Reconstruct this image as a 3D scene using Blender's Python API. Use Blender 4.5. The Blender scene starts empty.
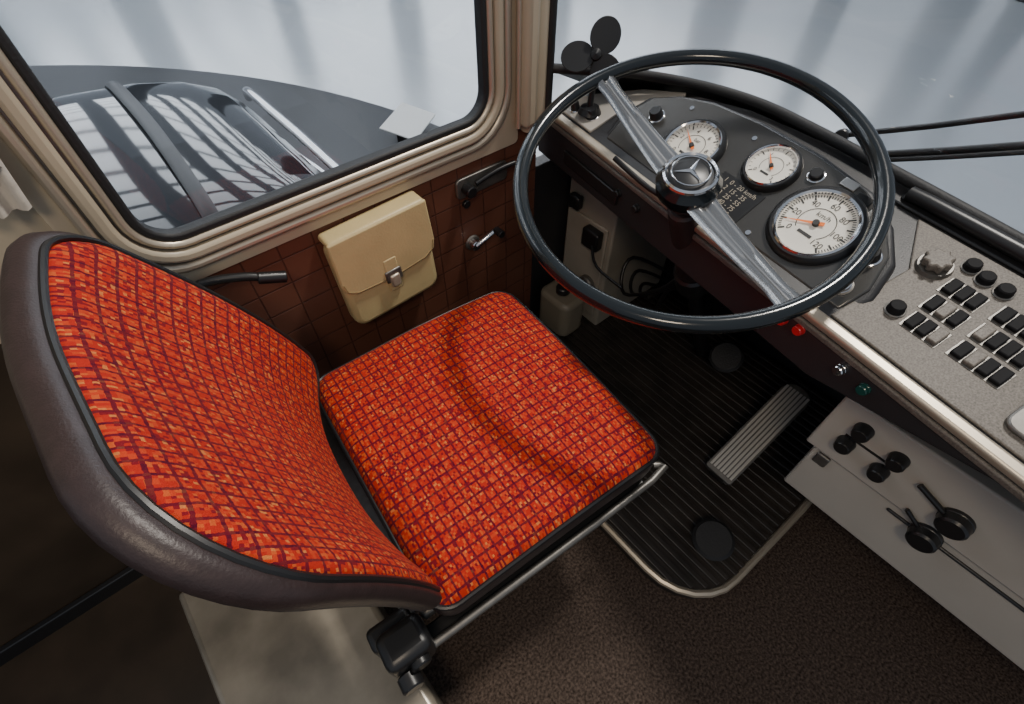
import bpy, math, random
from mathutils import Vector, Matrix
random.seed(4)
COL=bpy.context.scene.collection
# ------------------------------------------------------------------ materials
def mat(name,color,rough=.5,metal=0.,noise=0.,nscale=60.,bump=0.,bscale=200.,coat=0.,emis=None,estr=0.,spec=.5,sheen=0.):
    m=bpy.data.materials.new(name); m.use_nodes=True; nt=m.node_tree; b=nt.nodes['Principled BSDF']
    b.inputs['Base Color'].default_value=(*color,1); b.inputs['Roughness'].default_value=rough; b.inputs['Metallic'].default_value=metal
    b.inputs['Coat Weight'].default_value=coat; b.inputs['Specular IOR Level'].default_value=spec; b.inputs['Sheen Weight'].default_value=sheen
    if emis: b.inputs['Emission Color'].default_value=(*emis,1); b.inputs['Emission Strength'].default_value=estr
    if noise or bump:
        tc=nt.nodes.new('ShaderNodeTexCoord')
    if noise:
        n=nt.nodes.new('ShaderNodeTexNoise'); n.inputs['Scale'].default_value=nscale; n.inputs['Detail'].default_value=5
        r=nt.nodes.new('ShaderNodeValToRGB'); r.color_ramp.elements[0].position=.3; r.color_ramp.elements[1].position=.7
        r.color_ramp.elements[0].color=(*[c*(1-noise) for c in color],1); r.color_ramp.elements[1].color=(*[min(1,c*(1+noise)) for c in color],1)
        nt.links.new(tc.outputs['Object'],n.inputs['Vector']); nt.links.new(n.outputs['Fac'],r.inputs[0]); nt.links.new(r.outputs[0],b.inputs['Base Color'])
    if bump:
        n2=nt.nodes.new('ShaderNodeTexNoise'); n2.inputs['Scale'].default_value=bscale; n2.inputs['Detail'].default_value=3
        bp=nt.nodes.new('ShaderNodeBump'); bp.inputs['Strength'].default_value=bump; bp.inputs['Distance'].default_value=.004
        nt.links.new(tc.outputs['Object'],n2.inputs['Vector']); nt.links.new(n2.outputs['Fac'],bp.inputs['Height']); nt.links.new(bp.outputs[0],b.inputs['Normal'])
    return m
def fabric():
    m=bpy.data.materials.new('orange_checked_plush'); m.use_nodes=True; nt=m.node_tree; b=nt.nodes['Principled BSDF']; N=nt.nodes.new; L=nt.links.new
    b.inputs['Roughness'].default_value=.9; b.inputs['Sheen Weight'].default_value=.12; b.inputs['Sheen Tint'].default_value=(1,.3,.15,1); b.inputs['Specular IOR Level'].default_value=.12
    uv=N('ShaderNodeUVMap'); uv.uv_map='UVMap'
    nz=N('ShaderNodeTexNoise'); nz.inputs['Scale'].default_value=180; L(uv.outputs[0],nz.inputs['Vector'])
    mx=N('ShaderNodeVectorMath'); mx.operation='MULTIPLY_ADD'; mx.inputs[1].default_value=(.0032,.0032,0); L(nz.outputs['Color'],mx.inputs[0]); L(uv.outputs[0],mx.inputs[2])
    sc=N('ShaderNodeVectorMath'); sc.operation='MULTIPLY'; sc.inputs[1].default_value=(305,240,0); L(mx.outputs[0],sc.inputs[0])
    fl=N('ShaderNodeVectorMath'); fl.operation='FLOOR'; L(sc.outputs[0],fl.inputs[0])
    wn=N('ShaderNodeTexWhiteNoise'); wn.noise_dimensions='2D'; L(fl.outputs[0],wn.inputs['Vector'])
    rp=N('ShaderNodeValToRGB'); rp.color_ramp.interpolation='CONSTANT'; e=rp.color_ramp.elements
    e[0].position=0; e[0].color=(.42,.021,.011,1); e[1].position=.42; e[1].color=(.50,.044,.014,1)
    for p_,c in ((.69,(.19,.008,.016,1)),(.83,(.54,.085,.02,1)),(.95,(.58,.17,.045,1))):
        q=e.new(p_); q.color=c
    L(wn.outputs['Value'],rp.inputs[0])
    sep=N('ShaderNodeSeparateXYZ'); L(mx.outputs[0],sep.inputs[0])
    def line(sock,freq,w):
        a=N('ShaderNodeMath'); a.operation='MULTIPLY'; a.inputs[1].default_value=freq; L(sock,a.inputs[0])
        f=N('ShaderNodeMath'); f.operation='FRACT'; L(a.outputs[0],f.inputs[0])
        g=N('ShaderNodeMath'); g.operation='LESS_THAN'; g.inputs[1].default_value=w; L(f.outputs[0],g.inputs[0]); return g
    l1=line(sep.outputs[0],61,.2); l2=line(sep.outputs[1],48,.18)
    mm=N('ShaderNodeMath'); mm.operation='MAXIMUM'; L(l1.outputs[0],mm.inputs[0]); L(l2.outputs[0],mm.inputs[1])
    mk_=N('ShaderNodeMath'); mk_.operation='MULTIPLY'; mk_.inputs[1].default_value=.8; L(mm.outputs[0],mk_.inputs[0])
    mix=N('ShaderNodeMix'); mix.data_type='RGBA'; L(mk_.outputs[0],mix.inputs[0]); L(rp.outputs[0],mix.inputs[6]); mix.inputs[7].default_value=(.06,.003,.02,1)
    L(mix.outputs[2],b.inputs['Base Color'])
    n2=N('ShaderNodeTexNoise'); n2.inputs['Scale'].default_value=700; L(uv.outputs[0],n2.inputs['Vector'])
    bp=N('ShaderNodeBump'); bp.inputs['Strength'].default_value=.5; bp.inputs['Distance'].default_value=.002; L(n2.outputs['Fac'],bp.inputs['Height']); L(bp.outputs[0],b.inputs['Normal'])
    return m
def tilewall():
    m=bpy.data.materials.new('quilted_brown_vinyl'); m.use_nodes=True; nt=m.node_tree; b=nt.nodes['Principled BSDF']; N=nt.nodes.new; L=nt.links.new
    tc=N('ShaderNodeTexCoord'); s=N('ShaderNodeSeparateXYZ'); c=N('ShaderNodeCombineXYZ'); L(tc.outputs['Object'],s.inputs[0]); L(s.outputs[0],c.inputs[0]); L(s.outputs[2],c.inputs[1])
    br=N('ShaderNodeTexBrick'); br.offset=0.; br.inputs['Scale'].default_value=1; br.inputs['Brick Width'].default_value=.07; br.inputs['Row Height'].default_value=.06
    br.inputs['Mortar Size'].default_value=.0022; br.inputs['Mortar Smooth'].default_value=.6
    br.inputs['Color1'].default_value=(.12,.046,.028,1); br.inputs['Color2'].default_value=(.14,.055,.034,1); br.inputs['Mortar'].default_value=(.065,.025,.017,1)
    L(c.outputs[0],br.inputs['Vector']); L(br.outputs['Color'],b.inputs['Base Color']); b.inputs['Roughness'].default_value=.40
    bp=N('ShaderNodeBump'); bp.invert=True; bp.inputs['Strength'].default_value=.4; bp.inputs['Distance'].default_value=.003; L(br.outputs['Fac'],bp.inputs['Height']); L(bp.outputs[0],b.inputs['Normal'])
    return m
def glassmat(name,tint=(1,1,1),k=.5,base=.03):
    m=bpy.data.materials.new(name); m.use_nodes=True; nt=m.node_tree; nt.nodes.clear(); N=nt.nodes.new; L=nt.links.new
    o=N('ShaderNodeOutputMaterial'); t=N('ShaderNodeBsdfTransparent'); t.inputs[0].default_value=(*tint,1); g=N('ShaderNodeBsdfGlossy'); g.inputs['Roughness'].default_value=.01
    f=N('ShaderNodeLayerWeight'); pw=N('ShaderNodeMath'); pw.operation='POWER'; pw.inputs[1].default_value=4; L(f.outputs['Facing'],pw.inputs[0])
    ma=N('ShaderNodeMath'); ma.operation='MULTIPLY_ADD'; ma.inputs[1].default_value=k; ma.inputs[2].default_value=base; L(pw.outputs[0],ma.inputs[0])
    x=N('ShaderNodeMixShader'); L(ma.outputs[0],x.inputs[0]); L(t.outputs[0],x.inputs[1]); L(g.outputs[0],x.inputs[2]); L(x.outputs[0],o.inputs[0])
    return m
FAB=fabric(); TILE=tilewall(); GLASS=glassmat('window_glass',(.97,.985,1))
LEATH=mat('dark_brown_leather',(.032,.020,.020),.42,bump=.12,bscale=300,noise=.15)
BLACK=mat('black_plastic',(.012,.012,.013),.35)
ROCK=mat('black_rocker_plastic',(.010,.010,.011),.65,spec=.15)
RUB=mat('black_rubber',(.015,.015,.016),.6,bump=.2)
WHEEL=mat('steering_wheel_enamel',(.007,.010,.012),.16,coat=.25)
SPOKE=mat('spoke_polished_steel',(.34,.34,.34),.20,metal=.9)
DASHB=mat('dash_black_crackle',(.020,.020,.022),.42,bump=.15,bscale=500)
BINN=mat('binnacle_graphite',(.10,.097,.092),.26,metal=.65,bump=.06,bscale=500)
PANEL=mat('speckled_beige_metal',(.15,.133,.114),.5,noise=.38,nscale=420,spec=.3)
CREAM=mat('cream_paint',(.45,.385,.285),.4,noise=.06,nscale=8)
CREAM2=mat('pale_grey_paint',(.42,.39,.345),.45,noise=.05,nscale=8)
ALU=mat('brushed_aluminium',(.55,.53,.50),.36,metal=1.)
TREAD=mat('worn_aluminium_tread',(.58,.55,.50),.38,metal=.45)
TRIM=mat('satin_trim',(.54,.47,.37),.38,metal=.6)
CHROME=mat('chrome',(.75,.75,.76),.12,metal=1.)
STEEL=mat('dull_steel',(.20,.19,.175),.45,metal=.8,noise=.15)
DIAL=mat('dial_cream',(.76,.73,.65),.5)
INK=mat('dial_ink',(.03,.03,.03),.6)
ORANGE=mat('needle_orange',(.9,.2,.03),.5)
RED=mat('red_lens',(.50,.015,.02),.3)
GREEN=mat('green_lens',(.01,.06,.05),.2)
WHITE=mat('white_card',(.8,.8,.78),.6)
CARPET=mat('brown_carpet',(.072,.053,.043),.95,noise=.7,nscale=170,bump=1.,bscale=200,spec=.1)
MAT_=mat('ribbed_black_mat',(.030,.025,.022),.38,noise=.35,nscale=14)
BAG=mat('cream_leather',(.56,.45,.23),.42,noise=.07,nscale=14,bump=.12)
LINO=mat('worn_grey_metal',(.28,.25,.20),.3,metal=.3,noise=.35,nscale=9)
DARKFL=mat('dark_brown_lino',(.045,.031,.020),.35,noise=.3,nscale=8)
CARP=mat('black_car_paint',(.008,.009,.011),.08,coat=.6)
CARG=mat('car_dark_glass',(.014,.016,.020),.06,spec=.5,coat=.35)
PLAT=mat('dark_platform',(.03,.032,.037),.42,noise=.15,nscale=2)
CLOTH=mat('white_curtain',(.6,.55,.48),.9,bump=.3,bscale=60)
# ------------------------------------------------------------------ mesh helpers
def root(name):
    e=bpy.data.objects.new(name,None); COL.objects.link(e); e.empty_display_size=.05; return e
def mk(name,verts,faces,m,parent=None,M=None,bevel=0.,seg=2,sharp=40,uvs=None,sub=0):
    me=bpy.data.meshes.new(name)
    vs=[(M@Vector(v)) if M is not None else Vector(v) for v in verts]
    me.from_pydata([tuple(v) for v in vs],[],faces); me.update()
    import bmesh
    bm=bmesh.new(); bm.from_mesh(me); bmesh.ops.recalc_face_normals(bm,faces=bm.faces); bm.to_mesh(me); bm.free()
    for p in me.polygons: p.use_smooth=True
    me.set_sharp_from_angle(angle=math.radians(sharp))
    if uvs:
        l=me.uv_layers.new(name='UVMap')
        for lp in me.loops: l.data[lp.index].uv=uvs[lp.vertex_index]
    me.materials.append(m)
    o=bpy.data.objects.new(name,me); COL.objects.link(o)
    if parent: o.parent=parent
    if bevel:
        b=o.modifiers.new('bevel','BEVEL'); b.width=bevel; b.segments=seg; b.limit_method='ANGLE'; b.angle_limit=math.radians(35)
    if sub:
        s=o.modifiers.new('sub','SUBSURF'); s.levels=sub; s.render_levels=sub
    return o
BF=[(0,1,3,2),(4,6,7,5),(0,4,5,1),(2,3,7,6),(0,2,6,4),(1,5,7,3)]
def box(name,a,b,m,parent=None,M=None,bevel=.003,seg=2):
    v=[(x,y,z) for x in (a[0],b[0]) for y in (a[1],b[1]) for z in (a[2],b[2])]
    return mk(name,v,BF,m,parent,M,bevel,seg)
def boxes(name,lst,m,parent=None,M=None,bevel=0.):
    V=[];Fc=[]
    for a,b in lst:
        k=len(V); V+=[(x,y,z) for x in (a[0],b[0]) for y in (a[1],b[1]) for z in (a[2],b[2])]; Fc+=[tuple(i+k for i in f) for f in BF]
    return mk(name,V,Fc,m,parent,M,bevel)
def prism(name,pts,z0,z1,m,parent=None,M=None,bevel=.003,seg=2):
    n=len(pts); v=[(x,y,z0) for x,y in pts]+[(x,y,z1) for x,y in pts]
    f=[tuple(range(n-1,-1,-1)),tuple(range(n,2*n))]+[(i,(i+1)%n,n+(i+1)%n,n+i) for i in range(n)]
    return mk(name,v,f,m,parent,M,bevel,seg)
def lathe(name,prof,m,parent=None,M=None,n=32,sharp=35,caps=True):
    V=[];Fc=[]
    for r,z in prof:
        for i in range(n):
            a=2*math.pi*i/n; V.append((r*math.cos(a),r*math.sin(a),z))
    for k in range(len(prof)-1):
        for i in range(n):
            j=(i+1)%n; Fc.append((k*n+i,k*n+j,(k+1)*n+j,(k+1)*n+i))
    if caps and prof[0][0]>1e-6: Fc.append(tuple(range(n-1,-1,-1)))
    if caps and prof[-1][0]>1e-6: Fc.append(tuple((len(prof)-1)*n+i for i in range(n)))
    return mk(name,V,Fc,m,parent,M,sharp=sharp)
def frame(o,zdir,xhint=(1,0,0)):
    z=Vector(zdir).normalized(); x=Vector(xhint); x=(x-z*x.dot(z))
    if x.length<1e-4: x=Vector((0,1,0))-z*z.y
    x.normalize(); y=z.cross(x); M=Matrix.Identity(4)
    for i in range(3): M[i][0]=x[i];M[i][1]=y[i];M[i][2]=z[i];M[i][3]=o[i]
    return M
def cyl(name,p0,p1,r,m,parent=None,r1=None,n=24,b=.15):
    p0=Vector(p0);p1=Vector(p1);h=(p1-p0).length; r1=r if r1 is None else r1; c=min(r,r1)*b
    return lathe(name,[(0,0),(r-c,0),(r,c),(r1,h-c),(r1-c,h),(0,h)],m,parent,frame(p0,p1-p0),n)
def tube(name,pts,r,m,parent=None,M=None,cyclic=False,n=10,smooth_pts=0,radii=None,flat=1.):
    P=[Vector(p) for p in pts]
    if smooth_pts:
        Q=[];N=len(P)
        for i in range(N if cyclic else N-1):
            p0=P[(i-1)%N] if cyclic or i>0 else P[i]; p1=P[i]; p2=P[(i+1)%N]; p3=P[(i+2)%N] if cyclic or i+2<N else p2
            for k in range(smooth_pts):
                t=k/smooth_pts; Q.append(.5*((2*p1)+(p2-p0)*t+(2*p0-5*p1+4*p2-p3)*t*t+(3*p1-p0-3*p2+p3)*t**3))
        if not cyclic: Q.append(P[-1])
        P=Q
    N=len(P);V=[];Fc=[];up=None
    for i in range(N):
        a=P[(i-1)%N] if cyclic or i>0 else P[i]; b=P[(i+1)%N] if cyclic or i<N-1 else P[i]
        t=(b-a).normalized()
        if up is None: up=Vector((0,0,1)) if abs(t.z)<.9 else Vector((1,0,0))
        x=(up-t*up.dot(t)).normalized(); y=t.cross(x); up=x
        rr=radii[min(len(radii)-1,int(round(i*(len(radii)-1)/max(1,N-1))))] if radii else r
        for k in range(n):
            an=2*math.pi*k/n; V.append(P[i]+x*math.cos(an)*rr*flat+y*math.sin(an)*rr)
    for i in range(N if cyclic else N-1):
        j=(i+1)%N
        for k in range(n):
            l=(k+1)%n; Fc.append((i*n+k,i*n+l,j*n+l,j*n+k))
    if not cyclic: Fc+= [tuple(range(n-1,-1,-1)),tuple((N-1)*n+k for k in range(n))]
    return mk(name,V,Fc,m,parent,M)
def rrect(x0,x1,y0,y1,r,n=8):
    rs=r if isinstance(r,(list,tuple)) else [r]*4; pts=[]
    for (cx,cy,a0),rr in zip(((x1,y1,0),(x0,y1,90),(x0,y0,180),(x1,y0,270)),rs):
        sx=-1 if cx==x1 else 1; sy=-1 if cy==y1 else 1
        for i in range(n+1):
            a=math.radians(a0+90*i/n); pts.append((cx+sx*rr+rr*math.cos(a),cy+sy*rr+rr*math.sin(a)))
    return pts
def densify(pts,maxd):
    out=[]
    for i in range(len(pts)):
        a=Vector(pts[i]);b=Vector(pts[(i+1)%len(pts)]); k=max(1,int((b-a).length/maxd))
        out+= [tuple(a.lerp(b,j/k)) for j in range(k)]
    return out
def ringplate(name,A,B,z0,z1,m,parent,M,bevel=.002):
    n=len(A); V=[(x,y,z) for P,z in ((A,z0),(B,z0),(A,z1),(B,z1)) for x,y in P]; F_=[]
    for i in range(n):
        j=(i+1)%n; F_+= [(i,j,n+j,n+i),(2*n+i,3*n+i,3*n+j,2*n+j),(i,2*n+i,2*n+j,j),(n+i,n+j,3*n+j,3*n+i)]
    return mk(name,V,F_,m,parent,M,bevel)
def knob(name,M,r,h,m,parent,ring=None,n=24):
    lathe(name,[(0,0),(r*1.05,0),(r*1.05,h*.25),(r,h*.3),(r*.95,h*.85),(r*.8,h),(0,h)],m,parent,M,n)
    if ring: lathe(name+'_ring',[(0,0),(r*1.25,0),(r*1.25,h*.10),(r*1.1,h*.16),(0,h*.16)],ring,parent,M,n)
def text(name,body,size,m,parent,M,align='CENTER'):
    cu=bpy.data.curves.new(name,'FONT'); cu.body=body; cu.size=size; cu.align_x=align; cu.align_y='CENTER'
    o=bpy.data.objects.new(name,cu); COL.objects.link(o); o.parent=parent; o.matrix_world=M; cu.materials.append(m); return o
T=Matrix.Translation
def RX(a): return Matrix.Rotation(math.radians(a),4,'X')
def RY(a): return Matrix.Rotation(math.radians(a),4,'Y')
def RZ(a): return Matrix.Rotation(math.radians(a),4,'Z')
# ------------------------------------------------------------------ camera
p=math.radians(51); th=math.radians(50)
cam=bpy.data.cameras.new('camera'); co=bpy.data.objects.new('camera',cam); COL.objects.link(co); bpy.context.scene.camera=co
cam.sensor_width=36; cam.lens=500/1024*36; cam.clip_start=.01
co.location=(0,0,1.3); co.rotation_euler=(math.pi/2-p,0,th-math.pi/2)
# ------------------------------------------------------------------ room: floor and walls
fl=root('floor')
box('carpet',(-1.1,-1.2,-.04),(1.32,.88,0),CARPET,fl,bevel=0)
box('lino_strip',(-1.1,.1,0),(-.3,.86,.004),DARKFL,fl,bevel=0)
wl=root('wall_left')
box('lower_panel',(-.2,.86,0),(.80,.90,.725),TILE,wl,bevel=0)
box('rear_lower_panel',(-1.1,.86,0),(-.2,.90,.725),DARKFL,wl,bevel=0)
box('rear_post',(-1.1,.862,.72),(-.11,.90,1.75),CREAM,wl,bevel=.004)
box('front_post',(.715,.862,.72),(.80,.90,1.75),CREAM,wl,bevel=.004)
box('skirting',(-1.1,.845,0),(.75,.86,.05),BLACK,wl)
box('corner_blank',(.80,.862,0),(1.3,.90,.60),DASHB,wl)
wf=root('wall_front')
box('bulkhead',(1.27,-1.2,0),(1.31,.88,.60),DASHB,wf)
# side window
w1=root('window_1'); MW=Matrix(((1,0,0,0),(0,0,-1,.86),(0,1,0,0),(0,0,0,1)))   # local x=x, y=z, z=-y (towards the cab)
def ro(o,r): return rrect(-.04-o,.65+o,.78-o,1.66+o,r,8)
ringplate('gasket',ro(-.010,.05),ro(.003,.063),-.015,.010,RUB,w1,MW,.004)
ringplate('frame_inner',ro(.003,.063),ro(.016,.076),-.02,.014,TRIM,w1,MW,.006)
ringplate('frame_groove',ro(.016,.076),ro(.020,.08),-.02,.006,STEEL,w1,MW,0)
ringplate('frame_middle',ro(.020,.08),ro(.040,.10),-.02,.018,CREAM,w1,MW,.006)
ringplate('frame_groove_outer',ro(.040,.10),ro(.044,.10),-.02,.008,STEEL,w1,MW,0)
ringplate('frame_outer',ro(.044,.10),ro(.060,.11),-.02,.016,TRIM,w1,MW,.006)
ringplate('frame_edge',ro(.060,.11),ro(.085,.01),-.02,.006,CREAM,w1,MW,.002)
prism('glass',ro(-.006,.055),-.006,-.002,GLASS,w1,MW,0)
# A pillar
ap=root('trim_1')
tube('post_core',[(.775,.85,.72),(.775,.85,1.75)],.03,CREAM,ap,n=20)
box('post_face',(.725,.815,.74),(.762,.862,1.75),CREAM,ap,bevel=.012,seg=3)
tube('post_bead',[(.722,.838,.74),(.722,.838,1.75)],.006,TRIM,ap)
tube('post_rubber',[(.796,.825,.76),(.796,.825,1.75)],.010,RUB,ap)
# windscreen
WS=[(.802,.825),(.85,.77),(.925,.68),(.98,.56),(1.0,.44),(.985,.32),(.96,.19),(.912,-.03),(.855,-.25),(.77,-.55),(.70,-.8)]
w2=root('window_2')
V=[];n=len(WS)
for x,y in WS: V+=[(x,y,.845),(x,y,1.75)]
mk('glass',V,[(2*i,2*i+2,2*i+3,2*i+1) for i in range(n-1)],GLASS,w2)
tube('gasket',[(x,y,.85) for x,y in WS],.010,RUB,w2,smooth_pts=4)
tube('outer_trim',[(x+.018,y,.840) for x,y in WS],.005,TRIM,w2,smooth_pts=4)
V=[]
for x,y in WS: V+=[(x+.012,y,.838),(1.33,y+(.05 if y>.7 else 0),.58),(1.35,y+(.05 if y>.7 else 0),-.75)]
mk('nose_panel',V,[(3*i+k,3*i+3+k,3*i+4+k,3*i+1+k) for i in range(n-1) for k in (0,1)],DASHB,w2)
# ------------------------------------------------------------------ dashboard
e1=Vector((-.181,-.983,0)).normalized(); hh=Vector((-e1.y,e1.x,0)); s=math.radians(16); e2=hh*math.cos(s)+Vector((0,0,math.sin(s))); nn=e1.cross(e2)
O=Vector((.81,.85,.76)); MD=Matrix.Identity(4)
for i in range(3): MD[i][0]=e1[i];MD[i][1]=e2[i];MD[i][2]=nn[i];MD[i][3]=O[i]
def D(u,v,w=0): return MD@T((u,v,w))
da=root('dashboard')
top=[(0,0),(1.35,0),(1.35,.27),(.85,.285),(.61,.292),(.45,.28),(.35,.27),(.2,.225),(.10,.15),(.02,.03)]
prism('top',top,-.03,0,DASHB,da,MD,.006)
prism('left_top_panel',[(.018,.014),(.165,.014),(.16,.09),(.185,.165),(.23,.20),(.22,.222),(.14,.175),(.07,.10),(.03,.04)],-.001,.006,CREAM2,da,MD,.002)
prism('switch_panel',[(.775,.012),(1.35,.012),(1.35,.235),(.73,.235),(.785,.15)],-.001,.004,PANEL,da,MD,.002)
MF=MD@RX(-16)
prism('fascia',[(-.02,0),(1.35,0),(1.35,-.028),(1.06,-.032),(.80,-.105),(-.02,-.12)],-.015,-.0,DASHB,da,MF@RX(90),.004)
box('lip_trim',(-.01,-.012,-.010),(1.35,.008,.006),TRIM,da,MD,bevel=.005,seg=3)
box('lip_trim_lower',(-.01,-.012,-.03),(1.35,.0,-.016),PANEL,da,MD,bevel=.003)
box('underside',(.0,.10,-.05),(1.35,.22,-.03),DASHB,da,MD)
tube('grab_rail',[(.695,.258,.01),(.72,.258,.016),(1.0,.258,.016),(1.3,.258,.016)],.012,BLACK,da,MD,smooth_pts=3,flat=.9)
box('defrost_vent',(.66,.24,0),(1.3,.255,.006),BLACK,da,MD)
# instrument cluster (tilted further towards the driver)
cl=root('instrument_cluster'); MC=MD@T((0,.02,0))@RX(14)
def DC(u,v,w=0): return MC@T((u,v,w))
out=[(.19,-.005),(.175,.07),(.195,.13),(.25,.165),(.32,.187),(.43,.198),(.56,.198),(.67,.185),(.73,.155),(.775,.11),(.795,.05),(.788,-.005)]
prism('bezel_base',densify(out,.05),-.052,-.004,DASHB,cl,MC,.008,3)
cx=sum(a for a,b in out)/len(out); cy=sum(b for a,b in out)/len(out)
inn=[(cx+(a-cx)*.955,cy+(b-cy)*.90) for a,b in out]
prism('bezel_face',inn,-.006,0,BINN,cl,MC,.003)
def gauge(name,u,v,r,needle,nt,labels=None,start=225,sweep=270,rot=0,legend=''):
    M=DC(u,v,0)@RZ(rot)
    lathe(name+'_bezel',[(r*.90,.008),(r*.97,.012),(r*1.05,.012),(r*1.12,.008),(r*1.15,0)],BLACK,cl,M,48,caps=False)
    lathe(name+'_chrome',[(r*.88,.006),(r*.90,.012),(r*.95,.0145),(r*.99,.012),(r*.97,.006)],CHROME,cl,M,48,caps=False)
    lathe(name+'_dial',[(0,.006),(r*.92,.006),(r*.92,0),(0,0)],DIAL,cl,M,48)
    V=[];Fc=[]
    for i in range(nt+1):
        a=math.radians(start-sweep*i/nt); L_=.16 if i%5==0 else .08; w=.012*r if i%5 else .022*r
        c,s_=math.cos(a),math.sin(a); k=len(V)
        for rr,ww in ((r*.86,w),(r*.86,-w),(r*(.86-L_),-w),(r*(.86-L_),w)): V.append((c*rr-s_*ww,s_*rr+c*ww,.0066))
        Fc.append((k,k+1,k+2,k+3))
    mk(name+'_ticks',V,Fc,INK,cl,M)
    V=[];Fc=[]
    for i in range(41):
        a=math.radians(start-sweep*i/40); V+=[(math.cos(a)*r*.46,math.sin(a)*r*.46,.0066),(math.cos(a)*r*.44,math.sin(a)*r*.44,.0066)]
        if i: Fc.append((2*i-2,2*i-1,2*i+1,2*i))
    mk(name+'_inner_arc',V,Fc,INK,cl,M)
    a=math.radians(needle); c,s_=math.cos(a),math.sin(a)
    mk(name+'_needle',[(c*r*.8,s_*r*.8,.009),(-s_*r*.055-c*r*.2,c*r*.055-s_*r*.2,.009),(s_*r*.055-c*r*.2,-c*r*.055-s_*r*.2,.009)],[(0,1,2)],ORANGE,cl,M)
    lathe(name+'_pivot',[(0,.006),(r*.09,.006),(r*.08,.012),(0,.012)],INK,cl,M,20)
    box(name+'_legend',(-r*.2,-r*.40,.006),(r*.2,-r*.32,.0068),INK,cl,M,bevel=0)
    if legend: text(name+'_unit',legend,r*.2,INK,cl,M@T((0,r*.25,.0068)))
    if labels:
        for i,t in enumerate(labels):
            a=math.radians(start-sweep*i/(len(labels)-1)); text(name+'_numeral_%d'%i,t,r*.22,INK,cl,M@T((math.cos(a)*r*.60,math.sin(a)*r*.60,.0068)))
gauge('pressure_gauge',.374,.086,.054,150,30,['0','2','4','6','8','10'],legend='bar')
gauge('fuel_gauge',.520,.130,.042,140,20,['0','1','2','3'])
gauge('speedometer',.652,.090,.062,205,60,['0','20','40','60','80','100','120'],legend='km/h')
knob('pull_knob',DC(.255,.100),.013,.018,BLACK,cl,CHROME)
knob('lamp',DC(.585,.158),.011,.010,BLACK,cl,CHROME)
knob('ignition_lock',DC(.750,.038),.013,.010,CHROME,cl,STEEL)
knob('knob_small',DC(.745,.095),.012,.018,BLACK,cl,CHROME)
box('legend_plate',(.462,.012,0),(.556,.084,.0012),BLACK,cl,MC,bevel=0)
text('legend_text','1  0 - 20 km/h\n2  15 - 35\n3  25 - 55\n4  40 - 75\n5  60 - 95',.0125,TRIM,cl,DC(.510,.048,.0016))
for i in range(3): box('nameplate_%d'%i,(.622+i*.034,.165-i*.010,0),(.648+i*.034,.18-i*.010,.003),ALU if i!=1 else BLACK,cl,MC,bevel=.001)
for k,(u,v) in enumerate(((.445,.045),(.45,.16),(.30,.15),(.585,.02),(.725,.14),(.31,.03))): lathe('screw_%d'%k,[(0,0),(.005,0),(.0045,.002),(0,.002)],CHROME,cl,DC(u,v),12)
knob('heater_knob',D(.08,.035,.006),.010,.02,BLACK,da,CHROME); knob('heater_knob_2',D(.13,.045,.006),.012,.02,BLACK,da,CHROME)
# switches
sw=root('switch_bank')
M=D(.803,.174,.004)
lathe('rotary_base',[(0,0),(.024,0),(.022,.006),(0,.006)],STEEL,sw,M,32)
pts=[]
for i in range(48):
    a=2*math.pi*i/48; r=.0175+.0025*math.cos(8*a); pts.append((r*math.cos(a),r*math.sin(a)))
prism('rotary_knob',pts,.006,.020,PANEL,sw,M,.003)
for k,(u,v) in enumerate(((.834,.205),(.858,.198),(.885,.196))): knob('push_knob_%d'%k,D(u,v,.004),.0105,.012,ROCK,sw,STEEL)
knob('push_knob_3',D(.822,.078,.004),.011,.014,ROCK,sw,STEEL)
rk=[];rkt=[];q=0
for (u0,v0,cnt) in ((.834,.145,3),(.838,.106,3),(.842,.066,3),(.902,.150,4),(.904,.110,4),(.906,.070,4)):
    for i in range(cnt):
        q+=1; u=u0+i*.0165; (rkt if q in (5,9,14,19) else rk).append(((u,v0,.004),(u+.0145,v0+.027,.011)))
boxes('rockers_black',rk,ROCK,sw,MD,.002); boxes('rockers_pale',rkt,PANEL,sw,MD,.002)
boxes('rocker_frames',[((u0-.003,v0-.003,.0035),(u0+cnt*.0165,v0+.030,.0048)) for (u0,v0,cnt) in ((.834,.145,3),(.838,.106,3),(.842,.066,3),(.902,.150,4),(.904,.110,4),(.906,.070,4))],STEEL,sw,MD,.0005)
prism('ash_tray',rrect(1.0,1.16,.03,.17,.015,5),.004,.012,STEEL,sw,MD,.003)
prism('ash_tray_slot',rrect(1.02,1.14,.05,.085,.015,5),.012,.014,BLACK,sw,MD,.001)
for k,(u,z,m) in enumerate(((.725,-.045,RED),(.755,-.040,RED),(.835,-.05,CHROME),(.875,-.05,GREEN),(.30,-.06,BLACK),(.36,-.06,BLACK))):
    knob('fascia_lamp_%d'%k,MF@T((u,-.0,z))@RX(90),.0085,.01,m,da)
box('fascia_lever_plate',(.10,-.006,-.09),(.30,0,-.06),BLACK,da,MF)
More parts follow.
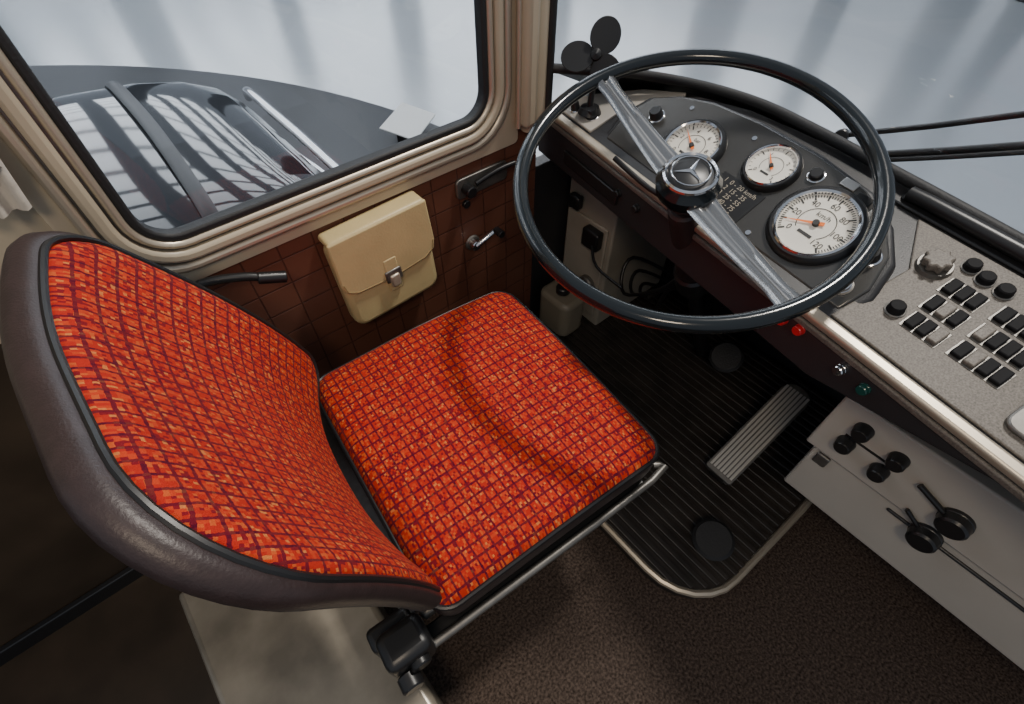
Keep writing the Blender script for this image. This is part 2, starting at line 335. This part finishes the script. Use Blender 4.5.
# ------------------------------------------------------------------ steering wheel
st=root('steering_wheel'); C=Vector((.674,.366,.867)); t=.265; w=.103
a=Vector((0,math.cos(w),math.sin(w))); b=Vector((math.cos(t),0,math.sin(t))); nrm=b.cross(a).normalized(); b=a.cross(nrm)
MS=Matrix.Identity(4)
for i in range(3): MS[i][0]=b[i];MS[i][1]=a[i];MS[i][2]=nrm[i];MS[i][3]=C[i]   # x forward, y left, z towards driver
R_=.27
def rim(u): return (R_*math.sin(u),R_*math.cos(u),0)
tube('rim',[rim(2*math.pi*i/96) for i in range(96)],.0128,WHEEL,st,MS,cyclic=True,n=14)
for k,ud in enumerate((14,199)):
    u=math.radians(ud); d=Vector((math.sin(u),math.cos(u),0)); pr=Vector((d.y,-d.x,0))
    V=[];Fc=[];prof=[(-1,0),(-.75,.6),(-.35,.75),(-.12,.35),(.12,.35),(.35,.75),(.75,.6),(1,0),(.6,-.6),(-.6,-.6)]
    N=14
    for i in range(N):
        f=i/(N-1); r=.03+(R_-.032)*f; hw=.027-.012*f+.006*max(0,f-.85)/.15; zz=-.030+.030*f**1.5; hz=.010
        for px,pz in prof:
            q=d*r+pr*(px*hw); V.append((q.x,q.y,zz+pz*hz))
    m_=len(prof)
    for i in range(N-1):
        for j in range(m_): Fc.append((i*m_+j,i*m_+(j+1)%m_,(i+1)*m_+(j+1)%m_,(i+1)*m_+j))
    Fc+=[tuple(range(m_)),tuple((N-1)*m_+j for j in range(m_))]
    mk('spoke_%d'%(k+1),V,Fc,SPOKE,st,MS,sharp=50)
lathe('hub',[(0,-.06),(.034,-.06),(.040,-.05),(.050,-.035),(.052,-.018),(.047,-.010),(.044,-.004),(0,-.004)],WHEEL,st,MS,40)
lathe('horn_ring',[(.036,-.006),(.037,0),(.040,.003),(.043,0),(.044,-.006)],CHROME,st,MS,40,caps=False)
lathe('horn_button',[(0,.004),(.02,.003),(.036,-.003),(.036,-.006),(0,-.006)],BLACK,st,MS,40)
V=[(0,0,.0075)];
for i in range(6):
    an=math.radians(60*i+15); r=.029 if i%2==0 else .0045; V.append((r*math.cos(an),r*math.sin(an),.0045 if i%2==0 else .005))
mk('hub_emblem',V,[(0,1+i,1+(i+1)%6) for i in range(6)],CHROME,st,MS,sharp=10)
tube('hub_emblem_ring',[(.030*math.cos(2*math.pi*i/32),.030*math.sin(2*math.pi*i/32),.004) for i in range(32)],.0013,CHROME,st,MS,cyclic=True,n=6)
sc_=root('steering_column')
c0=MS@Vector((0,0,-.06)); cd=(Vector((.86,.372,.5))-c0).normalized()
cyl('shaft',c0,c0+cd*.82,.020,BLACK,sc_)
cyl('shroud',c0+cd*.02,c0+cd*.26,.030,LEATH,sc_,r1=.034); cyl('collar',c0+cd*.26,c0+cd*.33,.040,BLACK,sc_)
tube('indicator_stalk',[c0+cd*.03,c0+cd*.03+Vector((.0,.08,.0)),c0+cd*.03+Vector((0,.17,.02))],.005,BLACK,sc_,smooth_pts=4)
for k in range(5):
    y0=.42+.03*k
    tube('loom_cable_%d'%k,[c0+cd*(.30+.02*k)+Vector((.0,.03,.0)),Vector((.92,y0+.05,.36-.02*k)),Vector((1.0,y0+.10,.22+.03*k)),Vector((1.16,.60-.02*k,.10+.03*k))],.005,BLACK,sc_,smooth_pts=6)
# ------------------------------------------------------------------ driver seat
se=root('driver_seat'); SM=T((.28,.435,0))@RZ(-5)
CW,CL=.262,.240
o=densify(rrect(-CL,CL,-CW,CW,[.04,.04,.04,.04],8),.03); n=len(o)
def rings(name,rl,mat_,parent,fn,close0=True,close1=False,uvf=None):
    V=[];U=[];Fc=[]
    for rg in rl:
        for (x,y) in o_:
            v,uv=fn(x,y,rg); V.append(v); U.append(uv)
    n_=len(o_)
    for k in range(len(rl)-1):
        for i in range(n_):
            j=(i+1)%n_; Fc.append((k*n_+i,k*n_+j,(k+1)*n_+j,(k+1)*n_+i))
    if close0: Fc.append(tuple(range(n_-1,-1,-1)))
    if close1: Fc.append(tuple((len(rl)-1)*n_+i for i in range(n_)))
    return mk(name,V,Fc,mat_,parent,SM,uvs=U,sharp=60)
o_=o
def cz(x,y): return .5+.012*(1-(y/CW)**2)-.010*max(0,x/CL)**3-.012*max(0,-x/CL)
def fc(x,y,rg): k,dz=rg; return (x*k,y*k,cz(x*k,y*k)+dz),(x*k,y*k)
rings('cushion_fabric',[(.02,0),(.15,0),(.3,0),(.45,0),(.6,0),(.75,0),(.86,-.001),(.93,-.004),(.975,-.011),(1.0,-.022)],FAB,se,fc)
rings('cushion_base',[(1.0,-.020),(1.008,-.035),(1.010,-.06),(1.0,-.085),(.93,-.09)],LEATH,se,fc,False,True)
tube('cushion_piping',[(x*1.004,y*1.004,cz(x,y)-.022) for x,y in o],.0045,BLACK,se,SM,cyclic=True,n=8)
# backrest
o_=densify(rrect(-.246,.262,-.225,.225,[.06,.15,.05,.05],10),.02)
def bs(y,t,d):
    s_=t+.225; f=max(0,s_/.45); yy=max(0,y/.262)
    wrap=.062*(abs(y)/.262)**2.4*(1-.6*min(f,1))
    lean=.030*f*(.5+.5*math.tanh((y+.02)/.11))
    x=-.260-.132*f**1.3+.012*math.sin(math.pi*min(f,1)) + wrap - lean
    return (x-d*.95, y, .505+s_*.935+.012*f*yy-d*.25)
def fb(y,t,rg):
    k,d,off=rg; yy=y*(k+off/.262); tt=t*(k+off/.225); return bs(yy,tt,d),(yy,tt)
rings('backrest_fabric',[(.02,0,0)]+[(k/10,0,0) for k in range(1,10)]+[(.95,.003,0),(.985,.008,0),(1,.014,0)],FAB,se,fb)
rings('backrest_shell',[(1,.012,0),(1,.013,.007),(1,.018,.013),(1,.028,.017),(1,.040,.016),(1,.051,.010),(1,.056,0),(.8,.063,0),(.4,.067,0),(.05,.067,0)],LEATH,se,fb,False,True)
tube('backrest_piping',[bs(y*1.008,t_*1.008,.011) for y,t_ in o_],.0045,BLACK,se,SM,cyclic=True,n=8)
# seat frame, under parts
box('seat_pan',(-.26,-.235,.385),(.22,.235,.412),STEEL,se,SM,bevel=.006)
tube('side_rail_right',[(-.31,-.272,.39),(-.25,-.272,.390),(.22,-.272,.390),(.245,-.25,.390)],.0075,STEEL,se,SM,smooth_pts=3)
box('rail_channel_right',(-.27,-.266,.355),(.21,-.240,.383),BLACK,se,SM)
tube('side_rail_left',[(-.30,.275,.42),(-.2,.275,.42),(.2,.275,.40)],.009,ALU,se,SM)
box('back_bracket',(-.285,-.22,.40),(-.24,.262,.415),STEEL,se,SM)
box('hinge_right',(-.335,-.285,.37),(-.26,-.225,.455),BLACK,se,SM,bevel=.014,seg=3)
box('hinge_left',(-.335,.225,.38),(-.26,.275,.49),BLACK,se,SM,bevel=.012,seg=3)
cyl('hinge_bolt_right',SM@Vector((-.29,-.295,.42)),SM@Vector((-.29,-.28,.42)),.016,BLACK,se)
cyl('recline_knob',SM@Vector((-.315,-.31,.40)),SM@Vector((-.315,-.285,.40)),.018,BLACK,se)
box('hinge_plate_right',(-.345,-.24,.36),(-.27,-.20,.42),BLACK,se,SM,bevel=.010,seg=3)
tube('release_lever',[SM@Vector((-.30,-.27,.37)),SM@Vector((-.31,-.29,.34)),SM@Vector((-.33,-.27,.26))],.006,CHROME,se,smooth_pts=4)
for k,yy in enumerate((-.19,.19)): box('slide_rail_%d'%(k+1),(-.28,yy-.015,.33),(.22,yy+.015,.385),STEEL,se,SM)
prism('suspension_bellows',rrect(-.17,.15,-.15,.15,.03,5),.20,.34,RUB,se,SM,.01)
prism('pedestal',rrect(-.16,.14,-.14,.14,.03,5),.0,.21,STEEL,se,SM,.006)
eb=root('wheel_arch_box')
box('cover',(-.36,-.05,.0),(-.055,.64,.20),LINO,eb,bevel=.014,seg=3)
# ------------------------------------------------------------------ pedal platform
pp=root('pedal_platform')
pl=[(.47,.80)]+[(.47,.06)]+[(.47+.14*(1-math.cos(math.radians(a_))),.06-.15*math.sin(math.radians(a_))) for a_ in range(15,91,15)]+[(.88,-.10),(1.26,-.10),(1.26,.80)]
prism('base',pl,.0,.05,MAT_,pp,None,.004)
rb=[];x=.485
def ymin(x):
    if x<.61: 
        c=(.61-x)/.14; return .06-.15*math.sqrt(max(0,1-c*c))+.012
    return -.085
while x<1.24:
    rb.append(((x,ymin(x),.049),(x+.014,.79,.0575))); x+=.026
boxes('ribs',rb,MAT_,pp,None,.002)
tube('metal_edge',[(p_[0],p_[1],.05) for p_ in pl[:9]]+[(1.25,-.10,.05)],.009,TRIM,pp,n=8)
ac=root('accelerator_pedal'); MA=T((.765,.092,.10))@RZ(-1)@RY(-20)
prism('plate',rrect(0,.325,-.038,.038,[.034,.008,.008,.034],6),0,.012,STEEL,ac,MA,.002)
boxes('treads',[((.012,-.033+i*.0098,.012),(.308,-.0265+i*.0098,.0165)) for i in range(7)],TREAD,ac,MA,.001)
cyl('heel_hinge',MA@Vector((.01,-.03,-.012)),MA@Vector((.01,.03,-.012)),.01,STEEL,ac); box('bracket',(.0,-.02,-.04),(.03,.02,0),BLACK,ac,MA)
tube('linkage',[MA@Vector((.22,0,0)),MA@Vector((.24,0,-.13))],.008,BLACK,ac)
br=root('brake_pedal')
cyl('pad',(.625,.0,.09),(.622,.0,.105),.048,RUB,br,n=40); cyl('stem',(.625,0,.059),(.625,0,.09),.016,BLACK,br); cyl('collar',(.625,0,.059),(.625,0,.066),.032,BLACK,br)
ct=root('clutch_pedal')
cyl('pad',(1.02,.28,.20),(1.012,.28,.213),.045,RUB,ct,n=40); tube('arm',[(1.02,.28,.20),(1.10,.28,.16),(1.16,.28,.075)],.012,BLACK,ct,smooth_pts=4)
# ------------------------------------------------------------------ heater control box
hb=root('heater_control_box')
box('lower_body',(.755,-.80,.275),(1.265,-.02,.43),CREAM2,hb,bevel=.004)
box('upper_body',(.745,-.80,.435),(1.265,.0,.59),CREAM2,hb,bevel=.004)
box('slot_long',(.750,-.42,.405),(.756,-.17,.412),BLACK,hb); box('catch_plate',(.748,-.055,.395),(.756,-.03,.425),STEEL,hb)
def sidek(name,y,z,r,h=.022): knob(name,frame((.745,y,z),(-1,0,0),(0,0,1)),r,h,BLACK,hb)
for k,(y,z) in enumerate(((-.055,.548),(-.05,.498),(-.12,.538),(-.115,.49))): sidek('lever_knob_%d'%k,y,z,.015)
boxes('lever_arms',[((.739,-.056,.505),(.743,-.050,.545)),((.739,-.120,.495),(.743,-.114,.535))],BLACK,hb)
sidek('large_knob_1',-.235,.497,.024,.026); sidek('large_knob_2',-.232,.425,.024,.026)
tube('large_lever_1',[(.735,-.165,.525),(.735,-.235,.497)],.005,BLACK,hb); tube('large_lever_2',[(.738,-.185,.455),(.738,-.232,.425)],.004,BLACK,hb)
boxes('face_slots',[((.742,-.13,.513),(.746,-.04,.516)),],BLACK,hb)
# footwell cabinet on the left
fb_=root('fuse_cabinet')
CABM=mat('aged_cabinet_paint',(.30,.27,.22),.45,noise=.1,nscale=10)
box('body',(.93,.675,.058),(1.26,.855,.60),CABM,fb_,bevel=.006); box('door',(.922,.69,.10),(.932,.845,.44),CABM,fb_,bevel=.004)
box('control_block',(.895,.70,.37),(.925,.76,.43),BLACK,fb_,bevel=.006); box('control_block_2',(.90,.79,.46),(.925,.83,.50),BLACK,fb_,bevel=.006)
tube('hand_lever',[(.90,.72,.39),(.86,.66,.37),(.84,.55,.38)],.004,BLACK,fb_,smooth_pts=4); cyl('cap',(.93,.73,.22),(.905,.73,.22),.03,STEEL,fb_)
wj=root('washer_bottle'); prism('tank',rrect(.80,.90,.70,.83,.03,6),.058,.20,mat('translucent_plastic',(.22,.19,.14),.35),wj,None,.015,3); cyl('cap',(.85,.765,.20),(.85,.765,.225),.022,BLACK,wj)
# ------------------------------------------------------------------ wall-mounted things
bg=root('leather_satchel'); MB=Matrix(((1,0,0,0),(0,0,-1,.86),(0,1,0,0),(0,0,0,1)))@T((.334,.560,0))@RZ(2)
prism('pouch',rrect(-.114,.114,-.125,.115,.03,6),.0,.045,BAG,bg,MB,.014,4)
fl_=[(-.114,.125),(-.118,.02),(-.113,-.005),(-.09,-.020),(.0,-.028),(.09,-.020),(.113,-.005),(.118,.02),(.114,.125)]
prism('flap',fl_,.042,.051,BAG,bg,MB,.004); prism('flap_top',[(-.113,.110),(.113,.110),(.113,.128),(-.113,.128)],0,.051,BAG,bg,MB,.009,4)
tube('flap_stitching',[(x*.95,y*.9+.003,.0513) for x,y in fl_[1:-1]],.0010,mat('stitch',(.3,.22,.1),.8),bg,MB,n=6)
box('buckle_plate',(-.020,-.032,.050),(.020,.0,.056),STEEL,bg,MB,bevel=.003); box('buckle_latch',(-.012,-.045,.05),(.012,-.012,.061),TRIM,bg,MB,bevel=.004); box('strap',(-.016,-.06,.046),(.016,.03,.0525),BAG,bg,MB)
wc=root('window_crank'); cyl('boss',(.585,.86,.475),(.585,.835,.475),.014,CHROME,wc); tube('arm',[(.585,.838,.475),(.61,.832,.49),(.64,.828,.505)],.007,CHROME,wc,smooth_pts=3); cyl('grip',(.64,.828,.505),(.64,.80,.505),.010,BLACK,wc); cyl('rose',(.585,.86,.475),(.585,.852,.475),.022,STEEL,wc)
dl=root('door_latch'); prism('plate',rrect(.55,.70,.615,.665,.012,4),.0,.008,STEEL,dl,MW,.002); cyl('knob',(.575,.852,.64),(.575,.825,.64),.014,BLACK,dl); tube('lever',[(.60,.845,.645),(.66,.838,.66),(.705,.83,.665)],.006,BLACK,dl,smooth_pts=3); cyl('lock',(.575,.86,.595),(.575,.85,.595),.010,BLACK,dl)
hr=root('hand_brake_lever'); tube('arm',[(-.06,.845,.69),(.0,.835,.70),(.06,.82,.69),(.10,.805,.675)],.008,BLACK,hr,smooth_pts=4); cyl('grip',(.08,.81,.682),(.125,.80,.667),.011,BLACK,hr); cyl('pivot',(-.06,.86,.69),(-.06,.835,.69),.02,STEEL,hr)
cu=root('curtain'); V=[];Fc=[]
for i in range(25):
    xx=-.25+.13*i/24
    for k in range(12):
        zz=.915+.75*k/11; V.append((xx+.01*math.sin(k),.825+.012*math.sin(i*1.3)*(1 if k else .7),zz))
for i in range(24):
    for k in range(11): Fc.append((i*12+k,i*12+k+1,(i+1)*12+k+1,(i+1)*12+k))
mk('cloth',V,Fc,CLOTH,cu,sharp=180); tube('tieback',[(-.26,.812,.98),(-.19,.806,.975),(-.115,.812,.98)],.006,CLOTH,cu)
# defroster fan
fa=root('dashboard_fan'); H=Vector((.81,.71,.906)); fd=Vector((-.65,-.55,.5)).normalized(); MFn=frame(H,fd,(0,0,1))
cyl('motor',H-fd*.045,H-fd*.005,.019,BLACK,fa); lathe('hub',[(0,0),(.012,0),(.010,.014),(0,.018)],BLACK,fa,MFn,20)
for k in range(3):
    MM=MFn@RZ(120*k-22)@T((.036,0,.004))@RX(16)
    pts=[(.031*math.cos(2*math.pi*i/28)*1.05,.030*math.sin(2*math.pi*i/28)) for i in range(28)]
    prism('blade_%d'%(k+1),pts,-.0015,.0015,BLACK,fa,MM,.001)
tube('stand',[H-fd*.03,H-fd*.035-Vector((0,0,.05)),H-fd*.03-Vector((0,0,.095))],.007,BLACK,fa,smooth_pts=4); lathe('foot',[(0,0),(.026,0),(.02,.012),(0,.014)],BLACK,fa,T(H-fd*.03-Vector((0,0,.108))),24)
# wipers
wp=root('windscreen_wiper')
tube('arm',[(1.025,.28,.845),(1.02,.17,.905),(1.0,-.10,1.065)],.0050,BLACK,wp); tube('blade',[(1.025,.235,.825),(1.02,.12,.885),(1.0,-.12,1.02)],.0065,BLACK,wp)
tube('blade_rubber',[(1.012,.235,.818),(1.008,.12,.878),(.99,-.12,1.013)],.004,RUB,wp); cyl('spindle',(1.04,.29,.835),(1.01,.285,.845),.012,BLACK,wp)
# ------------------------------------------------------------------ outside: museum hall
def hallfloor():
    m=bpy.data.materials.new('polished_pale_concrete'); m.use_nodes=True; nt=m.node_tree; b=nt.nodes['Principled BSDF']; N=nt.nodes.new; L=nt.links.new
    tc=N('ShaderNodeTexCoord'); n1=N('ShaderNodeTexNoise'); n1.inputs['Scale'].default_value=.6; n1.inputs['Detail'].default_value=3; L(tc.outputs['Object'],n1.inputs['Vector'])
    r=N('ShaderNodeValToRGB'); r.color_ramp.elements[0].color=(.46,.50,.54,1); r.color_ramp.elements[1].color=(.58,.61,.64,1); L(n1.outputs['Fac'],r.inputs[0]); L(r.outputs[0],b.inputs['Base Color'])
    b.inputs['Roughness'].default_value=.22; b.inputs['Specular IOR Level'].default_value=1.
    b.inputs['Coat Weight'].default_value=1.; b.inputs['Coat IOR'].default_value=1.7; b.inputs['Coat Roughness'].default_value=.20; return m
hf=root('hall_floor'); box('slab',(-20,-14,-1.02),(34,40,-.95),hallfloor(),hf,bevel=0)
pf=root('display_platform'); lathe('disc',[(0,0),(6.7,0),(6.7,.04),(6.68,.05),(0,.05)],PLAT,pf,T((-4.19,2.22,-.95)),128)
sg=root('info_sign'); box('panel',(-.24,-.16,0),(.24,.16,.012),WHITE,sg,T((2.05,3.83,-.80))@RZ(35)@RX(12)); box('stand',(-.2,-.03,-.1),(.2,.03,0),BLACK,sg,T((2.05,3.83,-.80))@RZ(35))
for k,(x,y,h_,r) in enumerate(((9.2,3.6,3.4,.22),(8.6,5.2,2.6,.26),(11,6.3,4,.34),(7.5,7.6,2.2,.24),(10.5,1.6,3,.2),(5.4,9.5,3,.3),(3.6,10.5,2.4,.24),(1.5,11.6,3.6,.36),(-.6,12.2,2.6,.3),(13,3.0,4.5,.4),(12,-1,4,.3))):  # unseen dark posts added so the glossy floor mirrors streaks; stand in for visitors
    c_=root('streak_post'); cyl('shaft',(x,y,-.95),(x,y,-.95+h_),r,PLAT,c_,b=.05); cyl('base',(x,y,-.95),(x,y,-.9),r*1.3,PLAT,c_,b=.05)
LT=mat('skylight_panel',(1,1,1),.5,emis=(.92,.96,1),estr=3.6)
hl=root('hall_skylights'); lst=[]
for i in range(14):
    for j in range(12): lst.append(((-7+i*2.2,5+j*2.2,6.0),(-7+i*2.2+1.25,5+j*2.2+1.7,6.04)))
boxes('panels',lst,LT,hl)
# black vintage car seen through the side window
ca=root('parked_car')
def loft(name,secs,m,par,n=28):
    V=[];Fc=[]
    for (x,cy_,cz_,hw,hz,ex) in secs:
        for i in range(n):
            a_=2*math.pi*i/n; c_,s_=math.cos(a_),math.sin(a_); V.append((x,cy_+hw*math.copysign(abs(c_)**ex,c_),cz_+hz*math.copysign(abs(s_)**ex,s_)))
    for k in range(len(secs)-1):
        for i in range(n):
            j=(i+1)%n; Fc.append((k*n+i,k*n+j,(k+1)*n+j,(k+1)*n+i))
    Fc+=[tuple(range(n)),tuple((len(secs)-1)*n+i for i in range(n))]
    return mk(name,V,Fc,m,par,sharp=80,sub=1)
yc=2.38
loft('body',[(-3.8,yc,-.45,.55,.15,.6),(-3.7,yc,-.42,.72,.25,.5),(-3.0,yc,-.40,.83,.32,.45),(-1.4,yc,-.38,.86,.36,.4),(-.2,yc,-.38,.86,.36,.4),(.45,yc,-.42,.80,.32,.45),(.70,yc,-.45,.7,.25,.5),(.78,yc,-.45,.5,.15,.6)],CARP,ca)
loft('cabin',[(-2.6,yc,-.1,.60,.08,.5),(-2.2,yc,.02,.68,.20,.5),(-1.6,yc,.06,.74,.27,.5),(-.8,yc,.06,.78,.29,.5),(.0,yc,.06,.80,.28,.5),(.45,yc,.03,.79,.24,.45),(.68,yc,-.04,.76,.14,.45)],CARG,ca)
fr=[(.70,yc-.74,-.12),(.705,yc-.72,.04),(.69,yc-.62,.11),(.685,yc-.3,.125),(.685,yc,.13),(.685,yc+.3,.125),(.69,yc+.62,.11),(.705,yc+.72,.04)]
tube('window_frame_chrome',fr,.022,CHROME,ca,smooth_pts=4)
tube('belt_chrome',[(.75,yc-.6,-.20),(.82,yc,-.22),(.75,yc+.6,-.20)],.02,CHROME,ca,smooth_pts=5)
tube('drip_rail',[(-2.0,yc-.79,-.02),(-.8,yc-.80,.03),(.2,yc-.80,.03),(.66,yc-.76,-.02)],.012,CHROME,ca,smooth_pts=4)
tube('windscreen_header',[(.12,yc-.78,.16),(.13,yc-.70,.26),(.14,yc-.5,.315),(.15,yc,.335),(.14,yc+.5,.315),(.13,yc+.70,.26),(.12,yc+.78,.16)],.028,PLAT,ca,smooth_pts=5,flat=.5)
tube('roof_edge_near',[(.12,yc-.68,.275),(-.5,yc-.68,.29),(-1.4,yc-.66,.28)],.022,PLAT,ca,smooth_pts=4,flat=.5)
for sx in (-3.0,-.25):
    for sy in (-.72,.72): cyl('tyre',(sx,yc+sy-.09,-.58),(sx,yc+sy+.09,-.58),.32,RUB,ca,n=36)
# ------------------------------------------------------------------ light
wd=bpy.data.worlds.new('world'); bpy.context.scene.world=wd; wd.use_nodes=True; bgn=wd.node_tree.nodes['Background']; bgn.inputs[0].default_value=(.78,.87,1,1); bgn.inputs[1].default_value=.40
def area(name,loc,target,size,power,col):
    l=bpy.data.lights.new(name,'AREA'); l.size=size; l.energy=power; l.color=col; o=bpy.data.objects.new(name,l); COL.objects.link(o); o.location=loc
    o.rotation_euler=(Vector(target)-Vector(loc)).to_track_quat('-Z','Y').to_euler(); return o
area('hall_spot',(1.85,.25,3.7),(.35,.4,.5),.36,105,(1,.93,.84))
area('cab_fill',(-.6,-.5,2.2),(.3,.3,.4),.4,11,(1,.82,.62))  # unseen warm area light added to light the cab; no lamp fitting
